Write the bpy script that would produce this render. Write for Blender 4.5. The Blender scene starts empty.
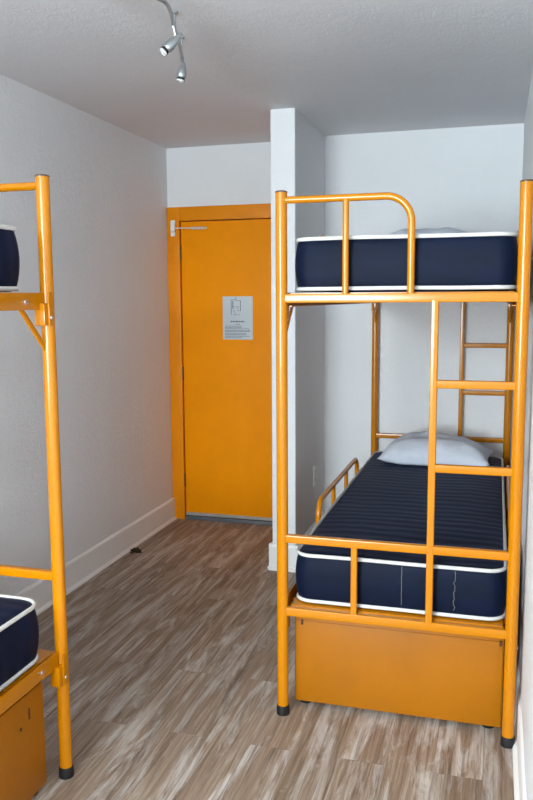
import bpy, bmesh, math, random
from mathutils import Vector, Matrix, noise
random.seed(7)
PI = math.pi
sc = bpy.context.scene
col = sc.collection

# ------------------------------------------------------------------ helpers
class MB:
    """Collects shapes, then links them as ONE mesh object."""
    def __init__(self):
        self.bm = bmesh.new()

    def box(self, x0, x1, y0, y1, z0, z1, bev=0.0, seg=2):
        t = bmesh.new()
        bmesh.ops.create_cube(t, size=1.0)
        for v in t.verts:
            v.co = Vector(((x0 + x1) / 2 + v.co.x * (x1 - x0),
                           (y0 + y1) / 2 + v.co.y * (y1 - y0),
                           (z0 + z1) / 2 + v.co.z * (z1 - z0)))
        if bev > 0:
            bmesh.ops.bevel(t, geom=t.edges[:], offset=bev, segments=seg, profile=0.6, affect='EDGES')
        self.merge(t)
        return self

    def merge(self, t, mat=None):
        if mat is not None:
            bmesh.ops.transform(t, matrix=mat, verts=t.verts)
        m = bpy.data.meshes.new('tmp')
        t.to_mesh(m)
        t.free()
        self.bm.from_mesh(m)
        bpy.data.meshes.remove(m)

    def sweep(self, pts, radius, n=14, closed=False, section=None, caps=True):
        """Circle (or given 2D section) swept along pts with parallel transport."""
        pts = [Vector(p) for p in pts]
        N = len(pts)
        rad = radius if isinstance(radius, (list, tuple)) else [radius] * N
        tang = []
        for i in range(N):
            if closed:
                d = pts[(i + 1) % N] - pts[i - 1]
            else:
                d = pts[min(i + 1, N - 1)] - pts[max(i - 1, 0)]
            tang.append(d.normalized())
        ref = Vector((0, 0, 1)) if abs(tang[0].z) < 0.9 else Vector((0, 1, 0))
        u = (ref - tang[0] * ref.dot(tang[0])).normalized()
        rings = []
        for i in range(N):
            u = (u - tang[i] * u.dot(tang[i])).normalized()
            w = tang[i].cross(u)
            ring = []
            if section:
                for a, b in section:
                    ring.append(self.bm.verts.new(pts[i] + w * a + u * b))
            else:
                for k in range(n):
                    a = 2 * PI * k / n
                    ring.append(self.bm.verts.new(pts[i] + (u * math.cos(a) + w * math.sin(a)) * rad[i]))
            rings.append(ring)
        M = len(rings[0])
        for i in range(N if closed else N - 1):
            a, b = rings[i], rings[(i + 1) % N]
            for k in range(M):
                self.bm.faces.new((a[k], a[(k + 1) % M], b[(k + 1) % M], b[k]))
        if not closed and caps:
            self.bm.faces.new(list(reversed(rings[0])))
            self.bm.faces.new(rings[-1])
        return self

    def sq(self, p0, p1, w, h, r=0.004):
        """Rounded rectangular tube from p0 to p1 (h along 'up', w across)."""
        sec = []
        for cx, cy, a0 in ((w/2-r, h/2-r, 0), (-w/2+r, h/2-r, 90), (-w/2+r, -h/2+r, 180), (w/2-r, -h/2+r, 270)):
            for k in range(4):
                a = math.radians(a0 + 30 * k)
                sec.append((cx + r * math.cos(a), cy + r * math.sin(a)))
        return self.sweep([p0, p1], 0, section=sec)

    def lathe(self, prof, c=(0, 0, 0), n=24, mat=None):
        """prof: list of (radius, z)."""
        t = bmesh.new()
        rings = []
        for r, z in prof:
            if r < 1e-6:
                rings.append([t.verts.new((0, 0, z))])
            else:
                rings.append([t.verts.new((r * math.cos(2*PI*k/n), r * math.sin(2*PI*k/n), z)) for k in range(n)])
        for a, b in zip(rings, rings[1:]):
            for k in range(n):
                q = [a[k % len(a)], a[(k + 1) % n % len(a)], b[(k + 1) % n % len(b)], b[k % len(b)]]
                uq = []
                for v in q:
                    if v not in uq:
                        uq.append(v)
                if len(uq) > 2:
                    t.faces.new(uq)
        for ring, rev in ((rings[0], True), (rings[-1], False)):
            if len(ring) > 1:
                t.faces.new(list(reversed(ring)) if rev else ring)
        bmesh.ops.recalc_face_normals(t, faces=t.faces)
        M = mat if mat is not None else Matrix.Translation(c)
        self.merge(t, M)
        return self

    def build(self, name, m, parent=None, smooth=True, angle=40):
        bmesh.ops.recalc_face_normals(self.bm, faces=self.bm.faces)
        me = bpy.data.meshes.new(name)
        self.bm.to_mesh(me)
        self.bm.free()
        if smooth:
            for p in me.polygons:
                p.use_smooth = True
            me.set_sharp_from_angle(angle=math.radians(angle))
        me.materials.append(m)
        o = bpy.data.objects.new(name, me)
        col.objects.link(o)
        if parent is not None:
            o.parent = parent
        return o

def empty(name, loc, rz=0.0):
    o = bpy.data.objects.new(name, None)
    o.empty_display_size = 0.1
    o.location = loc
    o.rotation_euler = (0, 0, rz)
    col.objects.link(o)
    return o

def tag(o, label=None, cat=None, group=None, kind=None):
    if label: o['label'] = label
    if cat: o['category'] = cat
    if group: o['group'] = group
    if kind: o['kind'] = kind
    return o

def copy_tree(o, parent=None):
    c = o.copy()
    col.objects.link(c)
    c.parent = parent
    for ch in [k for k in o.children]:
        copy_tree(ch, c)
    return c

# ------------------------------------------------------------------ materials
class NT:
    def __init__(self, name, base=(0.8, 0.8, 0.8), rough=0.5, metal=0.0, spec=0.5):
        self.m = bpy.data.materials.new(name)
        self.m.use_nodes = True
        self.t = self.m.node_tree
        self.b = self.t.nodes['Principled BSDF']
        self.b.inputs['Base Color'].default_value = (*base, 1)
        self.b.inputs['Roughness'].default_value = rough
        self.b.inputs['Metallic'].default_value = metal
        self.b.inputs['Specular IOR Level'].default_value = spec
        self._tc = None

    def n(self, typ, **kw):
        nd = self.t.nodes.new(typ)
        for k, v in kw.items():
            if k.startswith('i_'):
                nd.inputs[k[2:].replace('_', ' ')].default_value = v
            else:
                setattr(nd, k, v)
        return nd

    def l(self, a, b):
        self.t.links.new(a, b)

    def coord(self, scale=(1, 1, 1), rot=(0, 0, 0), loc=(0, 0, 0)):
        if self._tc is None:
            self._tc = self.n('ShaderNodeTexCoord')
        mp = self.n('ShaderNodeMapping')
        mp.inputs['Scale'].default_value = scale
        mp.inputs['Rotation'].default_value = rot
        mp.inputs['Location'].default_value = loc
        self.l(self._tc.outputs['Object'], mp.inputs['Vector'])
        return mp.outputs['Vector']

    def noise(self, scale, vec=None, detail=4, rough=0.5, dist=0.0):
        nd = self.n('ShaderNodeTexNoise')
        nd.inputs['Scale'].default_value = scale
        nd.inputs['Detail'].default_value = detail
        nd.inputs['Roughness'].default_value = rough
        nd.inputs['Distortion'].default_value = dist
        self.l(vec if vec is not None else self.coord(), nd.inputs['Vector'])
        return nd.outputs['Fac']

    def ramp(self, fac, stops):
        nd = self.n('ShaderNodeValToRGB')
        el = nd.color_ramp.elements
        while len(el) < len(stops):
            el.new(0.5)
        for e, (p, c) in zip(el, stops):
            e.position = p
            e.color = (*c, 1) if len(c) == 3 else c
        self.l(fac, nd.inputs['Fac'])
        return nd.outputs['Color']

    def mix(self, fac, a, b, mode='MIX'):
        nd = self.n('ShaderNodeMix', data_type='RGBA', blend_type=mode)
        for idx, v in ((0, fac), (6, a), (7, b)):
            if hasattr(v, 'is_linked') or hasattr(v, 'links'):
                self.l(v, nd.inputs[idx])
            else:
                nd.inputs[idx].default_value = v if idx == 0 else (*v, 1)
        return nd.outputs[2]

    def math(self, op, a, b=None):
        nd = self.n('ShaderNodeMath', operation=op)
        for i, v in enumerate((a, b)):
            if v is None:
                continue
            if hasattr(v, 'links'):
                self.l(v, nd.inputs[i])
            else:
                nd.inputs[i].default_value = v
        return nd.outputs[0]

    def color(self, out):
        self.l(out, self.b.inputs['Base Color'])

    def roughness(self, out):
        self.l(out, self.b.inputs['Roughness'])

    def bump(self, h, strength=0.2, dist=0.01):
        nd = self.n('ShaderNodeBump')
        nd.inputs['Strength'].default_value = strength
        nd.inputs['Distance'].default_value = dist
        self.l(h, nd.inputs['Height'])
        self.l(nd.outputs['Normal'], self.b.inputs['Normal'])

def srgb(r, g, b):
    def f(c):
        c /= 255.0
        return c / 12.92 if c <= 0.04045 else ((c + 0.055) / 1.055) ** 2.4
    return (f(r), f(g), f(b))

def mat_plaster(name, c, bump=0.25, scale=140):
    k = NT(name, c, 0.62, spec=0.3)
    big = k.noise(1.6, detail=3)
    k.color(k.mix(k.ramp(big, [(0.3, (0, 0, 0)), (0.7, (1, 1, 1))]), tuple(x * 0.95 for x in c), c))
    a = k.noise(scale, detail=5, rough=0.6)
    b = k.noise(scale * 0.28, detail=3)
    k.bump(k.math('ADD', a, k.math('MULTIPLY', b, 0.8)), bump, 0.008)
    return k.m

M = {}
M['wall'] = mat_plaster('wall_plaster', srgb(231, 230, 231), 0.4)
M['ceiling'] = mat_plaster('ceiling_plaster', srgb(222, 220, 222), 0.22, 90)
M['trim'] = mat_plaster('trim_white', srgb(238, 236, 234), 0.08, 60)

def mat_floor():
    k = NT('floor_planks', rough=0.5, spec=0.35)
    vec = k.coord(rot=(0, 0, PI / 2))            # planks run along Y
    br = k.n('ShaderNodeTexBrick', offset=0.37, offset_frequency=2, squash=1.0)
    br.inputs['Color1'].default_value = (0, 0, 0, 1)
    br.inputs['Color2'].default_value = (1, 1, 1, 1)
    br.inputs['Mortar'].default_value = (0.5, 0.5, 0.5, 1)
    br.inputs['Scale'].default_value = 1.0
    br.inputs['Mortar Size'].default_value = 0.0012
    br.inputs['Mortar Smooth'].default_value = 0.1
    br.inputs['Brick Width'].default_value = 1.22
    br.inputs['Row Height'].default_value = 0.155
    k.l(vec, br.inputs['Vector'])
    # per plank shift of the grain
    sh = k.n('ShaderNodeVectorMath', operation='MULTIPLY_ADD')
    k.l(br.outputs['Color'], sh.inputs[0])
    sh.inputs[1].default_value = (7.3, 13.1, 4.0)
    k.l(k.coord(), sh.inputs[2])
    def stretched(sx, sy, detail, rough, dist=0.0):
        mp = k.n('ShaderNodeMapping')
        mp.inputs['Scale'].default_value = (sx, sy, 1)
        k.l(sh.outputs[0], mp.inputs['Vector'])
        return k.noise(1.0, mp.outputs['Vector'], detail, rough, dist)
    fine = stretched(110, 3.0, 7, 0.68, 0.3)
    mid = stretched(30, 1.3, 7, 0.66, 0.9)
    patch = stretched(16, 2.0, 7, 0.72, 0.8)
    c = k.ramp(mid, [(0.30, srgb(122, 105, 90)), (0.46, srgb(156, 135, 116)), (0.60, srgb(176, 157, 139)), (0.74, srgb(194, 183, 171))])
    wp = k.ramp(patch, [(0.47, (0, 0, 0)), (0.62, (0.85, 0.85, 0.85))])
    c = k.mix(wp, c, srgb(216, 211, 205))
    fr = k.ramp(fine, [(0.33, srgb(110, 94, 82)), (0.45, srgb(206, 198, 192)), (0.70, srgb(255, 255, 255))])
    c = k.mix(0.7, c, fr, 'MULTIPLY')
    tone = k.ramp(br.outputs['Color'], [(0.0, srgb(214, 210, 206)), (1.0, srgb(255, 252, 250))])
    c = k.mix(0.6, c, tone, 'MULTIPLY')
    c = k.mix(k.math('MULTIPLY', br.outputs['Fac'], 0.3), c, srgb(84, 68, 58))
    k.color(c)
    k.roughness(k.ramp(fine, [(0.2, (0.62,) * 3), (0.8, (0.46,) * 3)]))
    k.bump(k.math('SUBTRACT', fine, k.math('MULTIPLY', br.outputs['Fac'], 1.5)), 0.25, 0.002)
    return k.m
M['floor'] = mat_floor()

def mat_paint(name, c, rough, bump=0.05, var=0.12, spec=0.5, scale=6):
    k = NT(name, c, rough, spec=spec)
    a = k.noise(scale, detail=5, rough=0.6)
    k.color(k.mix(k.ramp(a, [(0.32, (0, 0, 0)), (0.68, (1, 1, 1))]), tuple(x * (1 - var) for x in c), c))
    if bump:
        k.bump(k.noise(160, detail=3), bump, 0.002)
    return k.m
OR = srgb(190, 116, 0)
M['steel_orange'] = mat_paint('orange_enamel_steel', OR, 0.2, 0, 0.06, 0.42)
M['box_orange'] = mat_paint('orange_painted_board', srgb(162, 96, 0), 0.42, 0.2, 0.14, 0.3, scale=3)
M['door_orange'] = mat_paint('orange_door_paint', srgb(250, 150, 0), 0.5, 0.1, 0.07, 0.12, scale=3)
M['frame_orange'] = mat_paint('orange_frame_paint', srgb(234, 138, 0), 0.45, 0.08, 0.08, 0.2, scale=4)
M['hinge'] = mat_paint('hinge_paint', srgb(120, 66, 10), 0.4, 0, 0.1)
M['rubber'] = NT('black_rubber', srgb(14, 14, 14), 0.6).m
M['cap'] = NT('dark_post_cap', srgb(74, 52, 34), 0.5).m
M['bolt'] = NT('zinc_bolt', (0.72, 0.72, 0.72), 0.3, 1.0).m
M['dark_mark'] = NT('dark_slot', srgb(70, 36, 8), 0.6).m
M['grey_metal'] = mat_paint('threshold_metal', srgb(104, 106, 112), 0.45, 0.05, 0.2)
M['light_metal'] = mat_paint('door_sweep_metal', srgb(176, 168, 160), 0.45, 0.05, 0.2)
M['white_plastic'] = NT('white_plastic', srgb(232, 230, 226), 0.4).m
M['slot_dark'] = NT('socket_slot_dark', srgb(60, 58, 56), 0.5).m
M['satin_nickel'] = NT('satin_nickel', srgb(176, 180, 182), 0.32, 0.85).m
M['lamp_face'] = NT('lamp_glass', srgb(200, 200, 198), 0.15).m
M['dark_metal'] = NT('dark_lamp_metal', srgb(60, 62, 64), 0.4, 1.0).m

def mat_mattress():
    k = NT('navy_mattress_fabric', srgb(22, 34, 66), 0.6, spec=0.12)
    k.b.inputs['Sheen Weight'].default_value = 0.05
    k.b.inputs['Sheen Roughness'].default_value = 0.4
    k.b.inputs['Sheen Tint'].default_value = (0.35, 0.5, 1.0, 1)
    weave = k.noise(420, detail=2)
    soft = k.noise(9, k.coord(scale=(0.5, 1, 1)), detail=4)
    k.color(k.mix(k.ramp(soft, [(0.3, (0, 0, 0)), (0.7, (1, 1, 1))]), srgb(4, 12, 29), srgb(8, 19, 43)))
    wv = k.n('ShaderNodeTexWave', wave_type='BANDS', bands_direction='Y', wave_profile='SIN')
    wv.inputs['Scale'].default_value = 4.6
    wv.inputs['Distortion'].default_value = 5.0
    wv.inputs['Detail'].default_value = 3
    wv.inputs['Detail Scale'].default_value = 0.7
    k.l(k.coord(), wv.inputs['Vector'])
    h = k.math('ADD', k.math('MULTIPLY', wv.outputs['Fac'], 1.0), k.math('MULTIPLY', soft, 2.2))
    h = k.math('ADD', h, k.math('MULTIPLY', weave, 0.1))
    k.bump(h, 0.3, 0.006)
    return k.m
M['mattress'] = mat_mattress()
M['piping'] = mat_paint('white_piping_tape', srgb(206, 204, 200), 0.7, 0.2, 0.1, 0.2, 20)
M['thread'] = NT('pale_thread', srgb(120, 118, 116), 0.8).m

def mat_pillow():
    k = NT('pillowcase_cotton', srgb(206, 210, 220), 0.85, spec=0.15)
    a = k.noise(7, k.coord(scale=(1, 1.6, 1)), detail=5, rough=0.55, dist=0.8)
    b = k.noise(500, detail=1)
    k.color(k.mix(k.ramp(a, [(0.3, (0, 0, 0)), (0.7, (1, 1, 1))]), srgb(196, 200, 212), srgb(214, 217, 225)))
    k.bump(k.math('ADD', a, k.math('MULTIPLY', b, 0.03)), 0.5, 0.025)
    return k.m
M['pillow'] = mat_pillow()
M['paper'] = mat_paint('notice_paper', srgb(196, 204, 208), 0.3, 0, 0.04)
M['ink'] = NT('notice_ink', srgb(92, 98, 108), 0.7).m
M['debris'] = mat_paint('debris_dark', srgb(52, 42, 30), 0.7, 0.3, 0.5, 0.3, 60)

# ------------------------------------------------------------------ the room
L, R, H = -2.134, 0.118, 2.51
YD, YA, YR = 5.025, 4.943, -1.5          # door wall, alcove wall, rear wall
PX0, PX1, PY0 = -1.182, -1.046, 4.184    # the dividing wall beside the door
T = 0.12

def struct(mb, name, m, parent=None, **k):
    o = mb.build(name, m, parent, **k)
    if parent is None:
        o['kind'] = 'structure'
    return o

struct(MB().box(L - T, R + T, YR - T, YD + T, -0.08, 0), 'floor', M['floor'], smooth=False)
struct(MB().box(L - T, R + T, YR - T, YD + T, H, H + 0.08), 'ceiling', M['ceiling'], smooth=False)
struct(MB().box(L - T, L, YR - T, YD + T, 0, H), 'wall_left', M['wall'], smooth=False)
struct(MB().box(R, R + T, YR - T, YD + T, 0, H), 'wall_right', M['wall'], smooth=False)
# dividing wall with a softly rounded corner
struct(MB().box(PX0, PX1, PY0, YD + T, -0.01, H + 0.01, 0.008, 3), 'wall_partition', M['wall'])
struct(MB().box(PX1 - 0.03, R, YA, YD + T, 0, H), 'wall_alcove', M['wall'], smooth=False)
# door wall: opening for the door
DX0, DX1, DZ = -2.0455, -1.265, 2.036
wd = MB()
wd.box(L, DX0 - 0.03, YD, YD + T, 0, H)
wd.box(DX1 + 0.03, PX0 + 0.03, YD, YD + T, 0, H)
wd.box(DX0 - 0.03, DX1 + 0.03, YD, YD + T, DZ + 0.03, H)
struct(wd, 'wall_door', M['wall'], smooth=False)
# rear wall with the window that lights the room
WX0, WX1, WZ0, WZ1 = -2.06, -0.86, 0.9, 2.25
wr = MB()
wr.box(L, WX0, YR - T, YR, 0, H).box(WX1, R, YR - T, YR, 0, H)
wr.box(WX0, WX1, YR - T, YR, 0, WZ0).box(WX0, WX1, YR - T, YR, WZ1, H)
struct(wr, 'wall_rear', M['wall'], smooth=False)
wf = MB()
e = 0.04
wf.box(WX0, WX0 + e, YR - .1, YR - .02, WZ0, WZ1).box(WX1 - e, WX1, YR - .1, YR - .02, WZ0, WZ1)
wf.box(WX0, WX1, YR - .1, YR - .02, WZ0, WZ0 + e).box(WX0, WX1, YR - .1, YR - .02, WZ1 - e, WZ1)
wf.box((WX0 + WX1) / 2 - .02, (WX0 + WX1) / 2 + .02, YR - .1, YR - .04, WZ0, WZ1)
struct(wf, 'window_1', M['trim'], smooth=False)

# baseboards: board with chamfered top edge and a quarter-round shoe at its foot
def baseboard(name, p0, p1, nrm, h=0.15, t=0.016):
    p0, p1, nrm = Vector(p0), Vector(p1), Vector(nrm)
    sec = [(0, 0), (t + 0.014, 0), (t + 0.013, 0.007), (t + 0.009, 0.013), (t + 0.002, 0.017), (t, 0.018),
           (t, h - 0.012), (t - 0.003, h - 0.004), (t - 0.008, h), (0, h)]
    mb = MB()
    ra = [mb.bm.verts.new(p0 + nrm * a + Vector((0, 0, b))) for a, b in sec]
    rb = [mb.bm.verts.new(p1 + nrm * a + Vector((0, 0, b))) for a, b in sec]
    n = len(sec)
    for k in range(n):
        mb.bm.faces.new((ra[k], ra[(k + 1) % n], rb[(k + 1) % n], rb[k]))
    mb.bm.faces.new(ra)
    mb.bm.faces.new(list(reversed(rb)))
    return mb
struct(baseboard('', (L, YR, 0), (L, YD - 0.022, 0), (1, 0, 0)), 'baseboard_left', M['trim'], smooth=False)
bb = baseboard('', (R, YR, 0), (R, YA, 0), (-1, 0, 0), t=0.010)
struct(bb, 'baseboard_right', M['trim'], smooth=False)
struct(baseboard('', (PX0 - 0.016, PY0, 0), (PX1 + 0.016, PY0, 0), (0, -1, 0)), 'baseboard_partition', M['trim'], smooth=False)
struct(baseboard('', (PX0, PY0, 0), (PX0, YD - 0.022, 0), (-1, 0, 0)), 'baseboard_passage', M['trim'], smooth=False)
struct(baseboard('', (PX1, PY0, 0), (PX1, YA, 0), (1, 0, 0)), 'baseboard_alcove_left', M['trim'], smooth=False)
struct(baseboard('', (PX1, YA, 0), (R, YA, 0), (0, -1, 0)), 'baseboard_alcove', M['trim'], smooth=False)

# ---- the door
door = empty('door_1', ((DX0 + DX1) / 2, YD, 0))
tag(door, 'flat orange door with an orange frame at the end of the passage', 'door', kind='structure')
ox, oy = door.location.x, door.location.y
def dpart(mb, name, m, parent=door, **k):
    for v in mb.bm.verts:
        v.co.x -= ox
        v.co.y -= oy
    return mb.build(name, m, parent, **k)
fr = MB()
fr.box(L + 0.001, DX0, YD - 0.022, YD + 0.06, 0, DZ + 0.09, 0.003)
fr.box(DX1, PX0 - 0.001, YD - 0.022, YD + 0.06, 0, DZ + 0.09, 0.003)
fr.box(DX0 - 0.001, DX1 + 0.001, YD - 0.022, YD + 0.06, DZ, DZ + 0.09, 0.003)
fr.box(DX0 - 0.001, DX0 + 0.012, YD + 0.045, YD + 0.06, 0, DZ)     # stop
dpart(fr, 'door_frame', M['frame_orange'])
leaf = MB().box(DX0 + 0.006, DX1 - 0.005, YD - 0.006, YD + 0.036, 0.045, DZ - 0.006, 0.003)
dpart(leaf, 'door_leaf', M['door_orange'])
dpart(MB().box(DX0 + 0.006, DX1 - 0.005, YD - 0.010, YD + 0.01, 0.03, 0.052, 0.002), 'door_sweep', M['light_metal'])
dpart(MB().box(DX0 - 0.01, DX1 + 0.01, YD - 0.018, YD + 0.06, 0, 0.026, 0.004), 'threshold', M['grey_metal'])
for z in (1.78, 0.975, 0.235):
    hb = MB()
    for k in range(3):
        hb.sweep([(DX0 + 0.001, YD - 0.012, z + k * 0.031), (DX0 + 0.001, YD - 0.012, z + 0.029 + k * 0.031)], 0.0075, 12)
    hb.box(DX0 - 0.004, DX0 + 0.006, YD - 0.012, YD + 0.01, z, z + 0.091)
    dpart(hb, 'hinge', M['hinge'])
# door closer: plate on the jamb, rod and coil spring over the leaf
cb = MB().box(-2.104, -2.070, YD - 0.034, YD - 0.021, 1.935, 2.04, 0.006, 3)
cb.box(-2.098, -2.066, YD - 0.05, YD - 0.03, 1.965, 2.012, 0.006, 3)
closer = dpart(cb, 'door_closer', M['white_plastic'])
closer['label'] = 'white closer plate on the door jamb'
dpart(MB().sweep([(-2.075, YD - 0.04, 1.988), (-1.955, YD - 0.03, 1.986)], 0.004, 10)
      .sweep([(-1.958, YD - 0.03, 1.986), (-1.85, YD - 0.018, 1.985)], 0.003, 8), 'closer_arm', M['white_plastic'], closer)
hp = []
for k in range(12 * 9 + 1):
    a = 2 * PI * k / 12
    f = k / (12 * 9)
    hp.append((-1.955 + f * 0.095, YD - 0.03 + f * 0.01 + 0.008 * math.cos(a), 1.986 + 0.008 * math.sin(a)))
dpart(MB().sweep(hp, 0.0026, 6), 'closer_spring', M['white_plastic'], closer)

# ---- notice sheet on the door
nt = empty('notice_sheet', (-1.647, YD - 0.0075, 1.395))
tag(nt, 'white printed notice sheet with a floor plan stuck on the orange door', 'notice')
MB().box(-0.104, 0.104, -0.0012, 0.0012, -0.142, 0.142).build('sheet', M['paper'], nt, smooth=False)
ink = MB()
def strip(x0, x1, z0, z1):
    ink.box(x0, x1, -0.0020, -0.0011, z0, z1)
for (x0, x1, z0, z1) in ((-.045, -.042, .02, .12), (.018, .022, .045, .115), (-.045, -.012, .118, .121), (-.005, .022, .112, .115),
                         (-.012, -.009, .112, .138), (-.035, -.030, .06, .112), (-.045, .01, .072, .0745), (-.03, .018, .02, .0225),
                         (-.02, -.0175, .02, .05), (.0, .0025, .045, .075), (-.045, -.02, .045, .047), (.0, .02, .047, .049)):
    strip(x0, x1, z0, z1)
plan = ink.build('floor_plan', M['ink'], nt, smooth=False)
ink = MB()
def words(z, x0, x1, h, wl):
    x = x0
    while x < x1 - 0.004:
        w = min(random.uniform(wl * .6, wl * 1.5), x1 - x)
        strip(x, x + w, z, z + h)
        x += w + wl * 0.25
words(-.028, -.05, .048, .008, .016)
words(-.044, -.015, .015, .004, .008)
for q, z in enumerate((-.055, -.064, -.073, -.084, -.091, -.103, -.112, -.122, -.131)):
    words(z, -.088, random.choice((.03, .085, .088, .06)), .0035, .010)
ink.build('printed_text', M['ink'], nt, smooth=False)

# ---- wall outlet on the partition's alcove side
ol = empty('wall_outlet', (PX1, 4.655, 0.445))
tag(ol, 'white wall outlet plate low on the partition side beside the right bunk', 'wall outlet')
MB().box(0, 0.008, -0.038, 0.038, -0.062, 0.062, 0.003).build('cover_plate', M['white_plastic'], ol)
for dz in (-0.026, 0.026):
    s = MB().box(0.006, 0.0095, -0.016, 0.016, dz - 0.014, dz + 0.014, 0.002).build('socket', M['white_plastic'], ol)
    MB().box(0.009, 0.0099, -0.008, -0.005, dz - 0.006, dz + 0.006).box(0.009, 0.0099, 0.005, 0.008, dz - 0.006, dz + 0.006).build('slot', M['slot_dark'], s, smooth=False)

# ---- small dark scrap on the floor by the left baseboard
db = MB()
def blob(c, s, seed):
    t = bmesh.new()
    bmesh.ops.create_icosphere(t, subdivisions=3, radius=1.0)
    for v in t.verts:
        d = 1 + 0.75 * noise.noise(v.co * 1.7 + Vector((seed, seed * 2, 0)))
        v.co = Vector((v.co.x * s[0] * d + c[0], v.co.y * s[1] * d + c[1], max(0.0005, v.co.z * s[2] * d + c[2])))
    return t
db.merge(blob((0, 0, 0.008), (0.026, 0.022, 0.014), 3.1))
db.merge(blob((0.028, -0.012, 0.005), (0.016, 0.012, 0.008), 5.7))
db.merge(blob((-0.008, -0.035, 0.003), (0.012, 0.010, 0.004), 9.2))
scrap = db.build('debris_scrap', M['debris'])
scrap.location = (-2.068, 4.262, 0)
tag(scrap, 'small dark crumpled scrap on the floor beside the left baseboard', 'scrap')

# ------------------------------------------------------------------ ceiling track light
tl = empty('track_light', (-1.1, 2.6, H))
tag(tl, 'satin nickel track light with curved rail and spot heads on the ceiling', 'ceiling light')
def tpart(mb, name, m, parent=tl):
    for v in mb.bm.verts:
        v.co -= Vector((-1.1, 2.6, H))
    return mb.build(name, m, parent)
ctl = [(-1.21, 2.262, 2.445), (-1.13, 2.285, 2.445), (-1.06, 2.35, 2.445), (-1.030, 2.43, 2.445), (-1.045, 2.52, 2.445),
       (-1.068, 2.59, 2.445), (-1.105, 2.70, 2.445), (-1.148, 2.85, 2.445), (-1.198, 3.00, 2.445)]
def spline(ps, k=6):
    ps = [Vector(p) for p in ps]
    out = []
    for i in range(len(ps) - 1):
        a, b, c, d = ps[max(i - 1, 0)], ps[i], ps[i + 1], ps[min(i + 2, len(ps) - 1)]
        for j in range(k):
            t = j / k
            out.append(0.5 * ((2 * b) + (c - a) * t + (2 * a - 5 * b + 4 * c - d) * t * t + (3 * b - a - 3 * c + d) * t ** 3))
    out.append(ps[-1])
    return out
sec = [(.0065 * math.cos(PI * q / 5), .0075 * math.sin(PI * q / 5)) for q in range(10)]
tpart(MB().sweep(spline(ctl), 0, section=sec), 'rail', M['satin_nickel'])
tpart(MB().lathe([(0.0, 2.435), (0.046, 2.437), (0.050, 2.445), (0.050, 2.509)], (-1.212, 2.262, 0), 32), 'canopy', M['satin_nickel'])
for p in ((-1.105, 2.70), (-1.185, 2.96)):
    tpart(MB().lathe([(0.004, 2.44), (0.004, 2.502), (0.012, 2.504), (0.012, 2.5095)], (p[0], p[1], 0), 16), 'standoff', M['satin_nickel'])
def spot(joint, tip, mouth):
    tip, mouth = Vector(tip), Vector(mouth)
    d = (mouth - tip)
    ln = d.length
    q = Vector((0, 0, 1)).rotation_difference(d.normalized()).to_matrix().to_4x4()
    X = Matrix.Translation(tip) @ q
    prof = [(0.0, 0.0), (0.005, 0.003), (0.010, ln * 0.20), (0.0155, ln * 0.42), (0.0185, ln * 0.62), (0.0182, ln * 0.74), (0.0165, ln * 0.80), (0.0150, ln * 0.80 + .001)]
    h = tpart(MB().lathe(prof, n=24, mat=X), 'spot_head', M['satin_nickel'])
    tpart(MB().lathe([(0.0135, ln * 0.80), (0.0135, ln * 0.86), (0.0160, ln * 0.86), (0.0160, ln * 0.9), (0.014, ln * 0.9)], n=24, mat=X), 'collar', M['dark_metal'], h)
    tpart(MB().lathe([(0.0135, ln * 0.895), (0.0155, ln * 0.91), (0.0155, ln * 0.985), (0.0115, ln), (0.010, ln * 0.97), (0.0, ln * 0.96)], n=24, mat=X), 'lamp', M['lamp_face'], h)
    j = Vector(joint)
    mid = tip + d * 0.3
    tpart(MB().sweep([j, (j + mid) / 2 + Vector((0, 0, .004)), mid], 0.006, 10), 'swivel', M['satin_nickel'], h)
spot((-1.083, 2.63, 2.44), (-1.059, 2.651, 2.42), (-1.121, 2.622, 2.352))
spot((-1.192, 2.98, 2.44), (-1.158, 2.912, 2.405), (-1.174, 2.912, 2.335))

# ------------------------------------------------------------------ bunk bed (local: x from aisle side to wall side, y from ladder end)
W, LB = 0.7947, 2.226
ZT, ZU, ZM, ZL = 1.878, 1.5207, 0.668, 0.397
XL = 0.5215           # ladder upright
S = M['steel_orange']
PR = 0.0202

def arc(c, r, a0, a1, u, v, n=10):
    out = []
    for k in range(n + 1):
        a = math.radians(a0 + (a1 - a0) * k / n)
        out.append(Vector(c) + Vector(u) * (r * math.cos(a)) + Vector(v) * (r * math.sin(a)))
    return out

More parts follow.
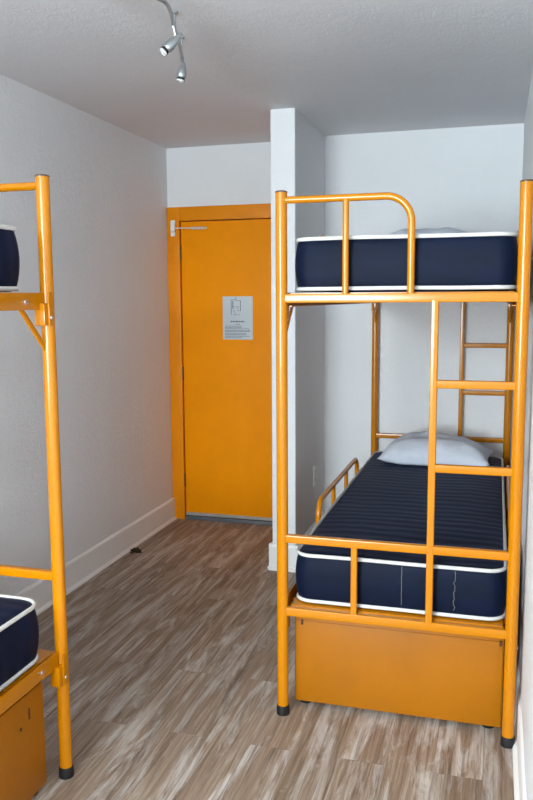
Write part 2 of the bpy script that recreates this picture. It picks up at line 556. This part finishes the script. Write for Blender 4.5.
def make_bunk():
    root = empty('bunk_bed', (0, 0, 0))
    for x in (0, W):
        for y in (0, LB):
            p = MB().sweep([(x, y, 0.028), (x, y, ZT)], PR, 24).build('post', S, root)
            MB().lathe([(PR + .001, ZT - .001), (PR + .001, ZT + .003), (PR - .004, ZT + .0055), (0, ZT + .006)], (x, y, 0)).build('post_cap', M['cap'], p)
            f = MB().lathe([(0.0235, 0.0), (0.0245, 0.004), (0.0235, 0.03), (0.0225, 0.034), (PR, 0.035)], (x, y, 0)).build('rubber_foot', M['rubber'], p)
    for y, sg in ((0, 1), (LB, -1)):
        for z, h in ((ZU, 0.031), (ZM, 0.029), (ZL, 0.031)):
            MB().sq((PR * .6, y, z), (W - PR * .6, y, z), 0.026, h).build('end_rail', S, root, angle=25)
        # arched guard above the upper rail
        ar, az, ax = 0.085, 1.852, 0.4405
        pts = [(PR * .5, y, az)] + arc((ax - ar, y, az - ar), ar, 90, 0, (1, 0, 0), (0, 0, 1), 14) + [(ax, y, ZU + .013)]
        g = MB().sweep(pts, 0.0122, 16).build('guard_arch', S, root)
        MB().sweep([(0.2225, y, ZU + .013), (0.2225, y, az)], 0.0108, 14).build('guard_bar', S, g)
        # ladder
        lad = MB().sq((XL, y, ZL + .01), (XL, y, ZU - .01), 0.024, 0.028).build('ladder', S, root, angle=25)
        for z in (1.236, 0.952):
            MB().sq((XL + .01, y, z), (W - PR * .6, y, z), 0.024, 0.027).build('rung', S, lad, angle=25)
        MB().sq((0.2605, y, ZL + .01), (0.2605, y, ZM - .01), 0.022, 0.024).build('end_bar', S, root, angle=25)
    for x, ix in ((0, 1), (W, -1)):
        for z in (ZU - .004, ZL + .009):
            r = MB()
            y0, y1 = 0.022, LB - 0.022
            r.box(x - .002, x + .002, y0, y1, z - .025, z + .025, 0.0015)
            xa, xb = sorted((x, x + ix * .03))
            r.box(xa, xb, y0, y1, z - .025, z - .021)
            rail = r.build('side_rail', S, root)
            for yb in (0.117, LB - 0.117):
                q = Matrix.Translation((x - ix * .002, yb, z - .002)) @ Matrix.Rotation(-ix * PI / 2, 4, 'Y')
                MB().lathe([(0.008, 0), (0.008, .0015), (0.006, .003), (0.006, .0055), (0, .0065)], n=12, mat=q).build('bolt', M['bolt'], rail)
        for y, iy in ((0, 1), (LB, -1)):
            for z in (ZU, ZL):
                b = MB()
                ya, yb = sorted((y + iy * .010, y + iy * .045))
                b.box(x - .0165, x + .0165, ya, yb, z - .075, z - .010, 0.003)
                ya, yb = sorted((y + iy * .004, y + iy * .026))
                xa, xb = sorted((x - ix * .0165, x - ix * .0212))
                b.box(xa, xb, ya, yb, z - .075, z + .022, 0.0012)
                br = b.build('corner_bracket', S, root)
                q = Matrix.Translation((x - ix * .0208, y + iy * .015, z - .052)) @ Matrix.Rotation(-ix * PI / 2, 4, 'Y')
                MB().lathe([(0.006, 0), (0.0055, .003), (0, .004)], n=10, mat=q).build('bolt', M['bolt'], br)
            # diagonal brace under the upper side rail
            a, c = Vector((x + ix * .004, y + iy * .135, ZU - .026)), Vector((x + ix * .004, y + iy * .014, ZU - .145))
            MB().sq(a, c, 0.007, 0.017, 0.002).build('brace', S, root)
            q = Matrix.Translation((x - ix * .019, y - iy * .003, ZU - .142)) @ Matrix.Rotation(-ix * PI / 2, 4, 'Y')
        # long side guards, both tiers
        for z in (ZL, ZU):
            zt = z + 0.253
            y0, y1, rr = 0.60, 1.59, 0.07
            pts = [(x, y0, z + .03)] + arc((x, y0 + rr, zt - rr), rr, 180, 90, (0, 1, 0), (0, 0, 1)) + \
                  arc((x, y1 - rr, zt - rr), rr, 90, 0, (0, 1, 0), (0, 0, 1)) + [(x, y1, z + .03)]
            g = MB().sweep(pts, 0.0115, 14).build('side_guard', S, root)
            for yb in (0.93, 1.26):
                MB().sweep([(x, yb, z + .03), (x, yb, zt)], 0.010, 12).build('guard_bar', S, g)
    for z in (ZU, ZL):
        pl = MB()
        top = z + 0.0185
        pl.box(0.028, W - 0.028, 0.016, LB - 0.016, top - .012, top)
        for k in range(9):
            y = 0.12 + k * (LB - .24) / 8
            pl.box(0.012, W - 0.012, y - .02, y + .02, top - .034, top - .011, 0.002)
        pl.build('mattress_platform', S, root)
    return root

BX, BY = -0.7165, 2.671
LX, LY = -1.289, 2.109
bunk = make_bunk()
bunk.location = (BX, BY, 0)
tag(bunk, 'orange steel bunk bed with a ladder standing against the right wall', 'bunk bed', 'orange steel bunk beds')
bunk2 = copy_tree(bunk)
bunk2.location = (LX, LY, 0)
bunk2.rotation_euler = (0, 0, PI)
tag(bunk2, 'orange steel bunk bed at the left edge, only one corner post in view', 'bunk bed', 'orange steel bunk beds')

# ------------------------------------------------------------------ mattresses
def rrect(w, l, r, n=8):
    out = []
    for cx, cy, a0 in ((w/2 - r, l/2 - r, 0), (-w/2 + r, l/2 - r, 90), (-w/2 + r, -l/2 + r, 180), (w/2 - r, -l/2 + r, 270)):
        for k in range(n + 1):
            a = math.radians(a0 + 90 * k / n)
            out.append((cx + r * math.cos(a), cy + r * math.sin(a)))
    # subdivide the straights
    fin = []
    for i, p in enumerate(out):
        q = out[(i + 1) % len(out)]
        d = math.hypot(q[0] - p[0], q[1] - p[1])
        m = max(1, int(d / 0.05))
        for k in range(m):
            fin.append((p[0] + (q[0] - p[0]) * k / m, p[1] + (q[1] - p[1]) * k / m))
    return fin

def make_mattress(w=0.715, l=2.02, t=0.178, r=0.06, bulge=0.010, seams=True):
    mb = MB()
    base = rrect(w, l, r)
    def wob(x, y, s):
        return noise.noise(Vector((x * 3.1 + s, y * 2.3, s)))
    def ring(off, z, amp=0.0):
        sx, sy = (w + 2 * off) / w, (l + 2 * off) / l
        return [mb.bm.verts.new((x * sx, y * sy, z + amp * wob(x * sx, y * sy, 4.0))) for x, y in base]
    rings = [ring(-0.012, 0.0)]
    for k in range(9):
        f = k / 8
        rings.append(ring(bulge * math.sin(PI * f) ** 0.8 if 0 < k < 8 else 0.0, 0.007 + (t - 0.014) * f))
    for off, z in ((-0.012, t), (-0.04, t + .003), (-0.09, t + .005), (-0.15, t + .006), (-0.22, t + .006), (-0.29, t + .006), (-0.34, t + .006)):
        rings.append(ring(off, z, 0.006 if off < -0.02 else 0.0))
    n = len(base)
    for a, b in zip(rings, rings[1:]):
        for k in range(n):
            mb.bm.faces.new((a[k], a[(k + 1) % n], b[(k + 1) % n], b[k]))
    mb.bm.faces.new(rings[-1])
    mb.bm.faces.new(list(reversed(rings[0])))
    return mb, base

def mattress(seams=None):
    w, l, t = 0.732, 2.02, 0.183
    root = empty('mattress', (0, 0, 0))
    mb, base = make_mattress(w, l, t)
    mb.build('cover', M['mattress'], root, angle=60)
    for z in (0.009, t - 0.004):
        pts = []
        for i, (x, y) in enumerate(base):
            o = 0.0022
            pts.append((x * (1 + 2 * o / w), y * (1 + 2 * o / l), z + 0.0022 * noise.noise(Vector((x * 4, y * 4, z * 30)))))
        sec = [(0.006 * math.cos(a), 0.007 * math.sin(a)) for a in [2 * PI * k / 10 for k in range(10)]]
        MB().sweep(pts, 0, closed=True, section=sec).build('piping', M['piping'], root, angle=80)
    return root

mA = mattress()
# torn stitching on the foot side of the lower right mattress
def seam(parent, x, amp, seed):
    random.seed(seed)
    pts = []
    for k in range(22):
        f = k / 21
        z = 0.168 - f * 0.140
        y = -1.01 - 0.0105 * math.sin(PI * (z - .007) / .169) ** 0.8 - 0.0008
        pts.append((x + random.uniform(-amp, amp), y, z))
    return MB().sweep(pts, 0.0009, 6).build('stitch_seam', M['thread'], parent)
mB = copy_tree(mA)
mC = copy_tree(mA)
mD = copy_tree(mA)
seam(mA, 0.020, 0.0005, 3)
seam(mA, 0.2005, 0.0035, 5)
ZPL, ZPU = ZL + 0.0215, ZU + 0.0235
cxm = 0.403
ym = 0.04 + 1.01
mA.location = (BX + cxm, BY + ym, ZPL)
tag(mA, 'navy mattress with white piping on the lower tier of the right bunk, under a pillow', 'mattress', 'navy mattresses')
mB.location = (BX + cxm, BY + ym, ZPU)
tag(mB, 'navy mattress with white piping on the upper tier of the right bunk', 'mattress', 'navy mattresses')
mC.location = (LX - cxm, LY - 0.045 - 1.01, ZPL)
mC.rotation_euler = (0, 0, PI)
tag(mC, 'navy mattress on the lower tier of the left bunk, one white-piped corner showing', 'mattress', 'navy mattresses')
mD.location = (LX - cxm, LY - 0.06 - 1.01, ZPU)
mD.rotation_euler = (0, 0, PI)
tag(mD, 'navy mattress on the upper tier of the left bunk, cut off by the left edge', 'mattress', 'navy mattresses')

# ------------------------------------------------------------------ pillows
def pillow(name, w, l, h, seed, hem=True):
    NU, NV = 44, 30
    mb = MB()
    top, bot = {}, {}
    for i in range(NU + 1):
        for j in range(NV + 1):
            u, v = -1 + 2 * i / NU, -1 + 2 * j / NV
            # sides drawn in between the four pointed corners
            x = u * w / 2 * (1 - 0.07 * (1 - v * v) * u * u)
            y = v * l / 2 * (1 - 0.10 * (1 - u * u) * v * v)
            th = max(0.0, (1 - abs(u) ** 3.4)) ** 0.6 * max(0.0, (1 - abs(v) ** 2.6)) ** 0.6
            wr = noise.noise(Vector((u * 2.2 + seed, v * 2.0, seed))) * 0.10 + noise.noise(Vector((u * 5 + seed, v * 3.2, 1.7))) * 0.05
            zt = h * th * (0.86 + wr) * (1 - .12 * u)
            edge = (i in (0, NU) or j in (0, NV))
            zb = 0.012 + 0.004 * noise.noise(Vector((u * 3, v * 3, seed + 5)))
            lift = 0.018 * (abs(u) ** 3) * (1 - th)
            top[i, j] = mb.bm.verts.new((x, y, zb + lift + zt))
            bot[i, j] = top[i, j] if edge else mb.bm.verts.new((x, y, max(0.0, zb + lift - min(0.014, 0.3 * h * th))))
    for i in range(NU):
        for j in range(NV):
            mb.bm.faces.new((top[i, j], top[i + 1, j], top[i + 1, j + 1], top[i, j + 1]))
            q = (bot[i, j], bot[i, j + 1], bot[i + 1, j + 1], bot[i + 1, j])
            if not (q[0] is top[i, j] and q[1] is top[i, j + 1] and q[2] is top[i + 1, j + 1] and q[3] is top[i + 1, j]):
                mb.bm.faces.new(q)
    return mb.build(name, M['pillow'], None, angle=80)

pa = pillow('pillow', 0.60, 0.40, 0.15, 2.0)
pa.location = (BX + 0.415, BY + 1.80, ZPL + 0.196)
pa.rotation_euler = (0, 0, math.radians(-3))
tag(pa, 'pale grey pillow lying on the lower mattress of the right bunk', 'pillow', 'pale pillows')
pb = pillow('pillow', 0.60, 0.40, 0.164, 8.3)
pb.location = (BX + 0.365, BY + 1.80, ZPU + 0.192)
tag(pb, 'pillow on the upper bunk, only its top edge showing above the mattress', 'pillow', 'pale pillows')

# ------------------------------------------------------------------ lockers under the beds
def locker():
    root = empty('storage_box', (0, 0, 0))
    x0, x1, y0, y1, z0, z1 = 0.026, 0.774, 0.072, 1.95, 0.019, 0.352
    MB().box(x0, x1, y0, y1, z0, z1, 0.004, 2).build('body', M['box_orange'], root)
    MB().box(x0 + .004, x1 - .004, y0 - .004, y0 + .003, z0 + .003, z1 - .016, 0.0025, 2).build('front_panel', M['box_orange'], root)
    for x in (x0 + .035, x1 - .045):
        for y in (y0 + .04, y1 - .05):
            MB().lathe([(0.022, 0), (0.024, .003), (0.024, .016), (0.018, .021)], (x, y, 0), 18).build('foot', M['rubber'], root)
    for x in (x0 + .030, x1 - .012):
        MB().box(x - .004, x + .004, y0 - .010, y0 - .001, z1 - .030, z1 - .012, 0.0015).build('latch', M['dark_mark'], root)
    d = MB()
    d.box(x0 - .0012, x0 + .001, y0 + .075, y0 + .083, .270, .305, 0.0005)
    d.build('slot', M['dark_mark'], root)
    q = Matrix.Translation((x0, y0 + .125, .262)) @ Matrix.Rotation(-PI / 2, 4, 'Y')
    MB().lathe([(0.006, 0), (0.006, .001), (0, .0015)], n=12, mat=q).build('screw', M['dark_mark'], root)
    return root
la = locker()
lb_ = copy_tree(la)
la.location = (BX, BY, 0)
tag(la, 'orange storage box under the right bunk bed, its wide end panel facing out', 'storage box', 'orange boxes under the bunks')
lb_.location = (LX, LY, 0)
lb_.rotation_euler = (0, 0, PI)
tag(lb_, 'orange storage box under the left bunk bed, cut off by the left edge', 'storage box', 'orange boxes under the bunks')

# ------------------------------------------------------------------ light, sky, camera
w = bpy.data.worlds.new('sky')
sc.world = w
w.use_nodes = True
wt = w.node_tree
sky = wt.nodes.new('ShaderNodeTexSky')
sky.sky_type = 'HOSEK_WILKIE'
sky.turbidity = 4
sky.sun_direction = (0.2, 0.3, 0.9)
bg = wt.nodes['Background']
wt.links.new(sky.outputs['Color'], bg.inputs['Color'])
bg.inputs['Strength'].default_value = 0.5

def area(name, loc, rot, sx, sy, power, colr):
    d = bpy.data.lights.new(name, 'AREA')
    d.shape = 'RECTANGLE'
    d.size, d.size_y = sx, sy
    d.energy = power
    d.color = colr
    o = bpy.data.objects.new(name, d)
    o.location, o.rotation_euler = loc, rot
    col.objects.link(o)
    return o
area('window_daylight', ((WX0 + WX1) / 2, YR - 0.015, (WZ0 + WZ1) / 2), (PI / 2, 0, 0), WX1 - WX0 - .1, WZ1 - WZ0 - .1, 290, (0.80, 0.94, 1.0))

cam = bpy.data.cameras.new('camera')
cam.sensor_fit = 'VERTICAL'
cam.sensor_height = 36.0
cam.lens = 793.5 / 800 * 36.0
cam.clip_start = 0.02
co = bpy.data.objects.new('camera', cam)
col.objects.link(co)
r = Vector((0.9607656, 0.27729545, -0.00605698))
u = Vector((-0.02931991, 0.12325383, 0.99194195))
f = Vector((-0.27580754, 0.95284612, -0.12654831))
mt = Matrix((r, u, -f)).transposed().to_4x4()
mt.translation = Vector((0, 0, 1.52))
co.matrix_world = mt
sc.camera = co

sc.view_settings.view_transform = 'Standard'
sc.view_settings.look = 'None'
sc.view_settings.exposure = 0.0
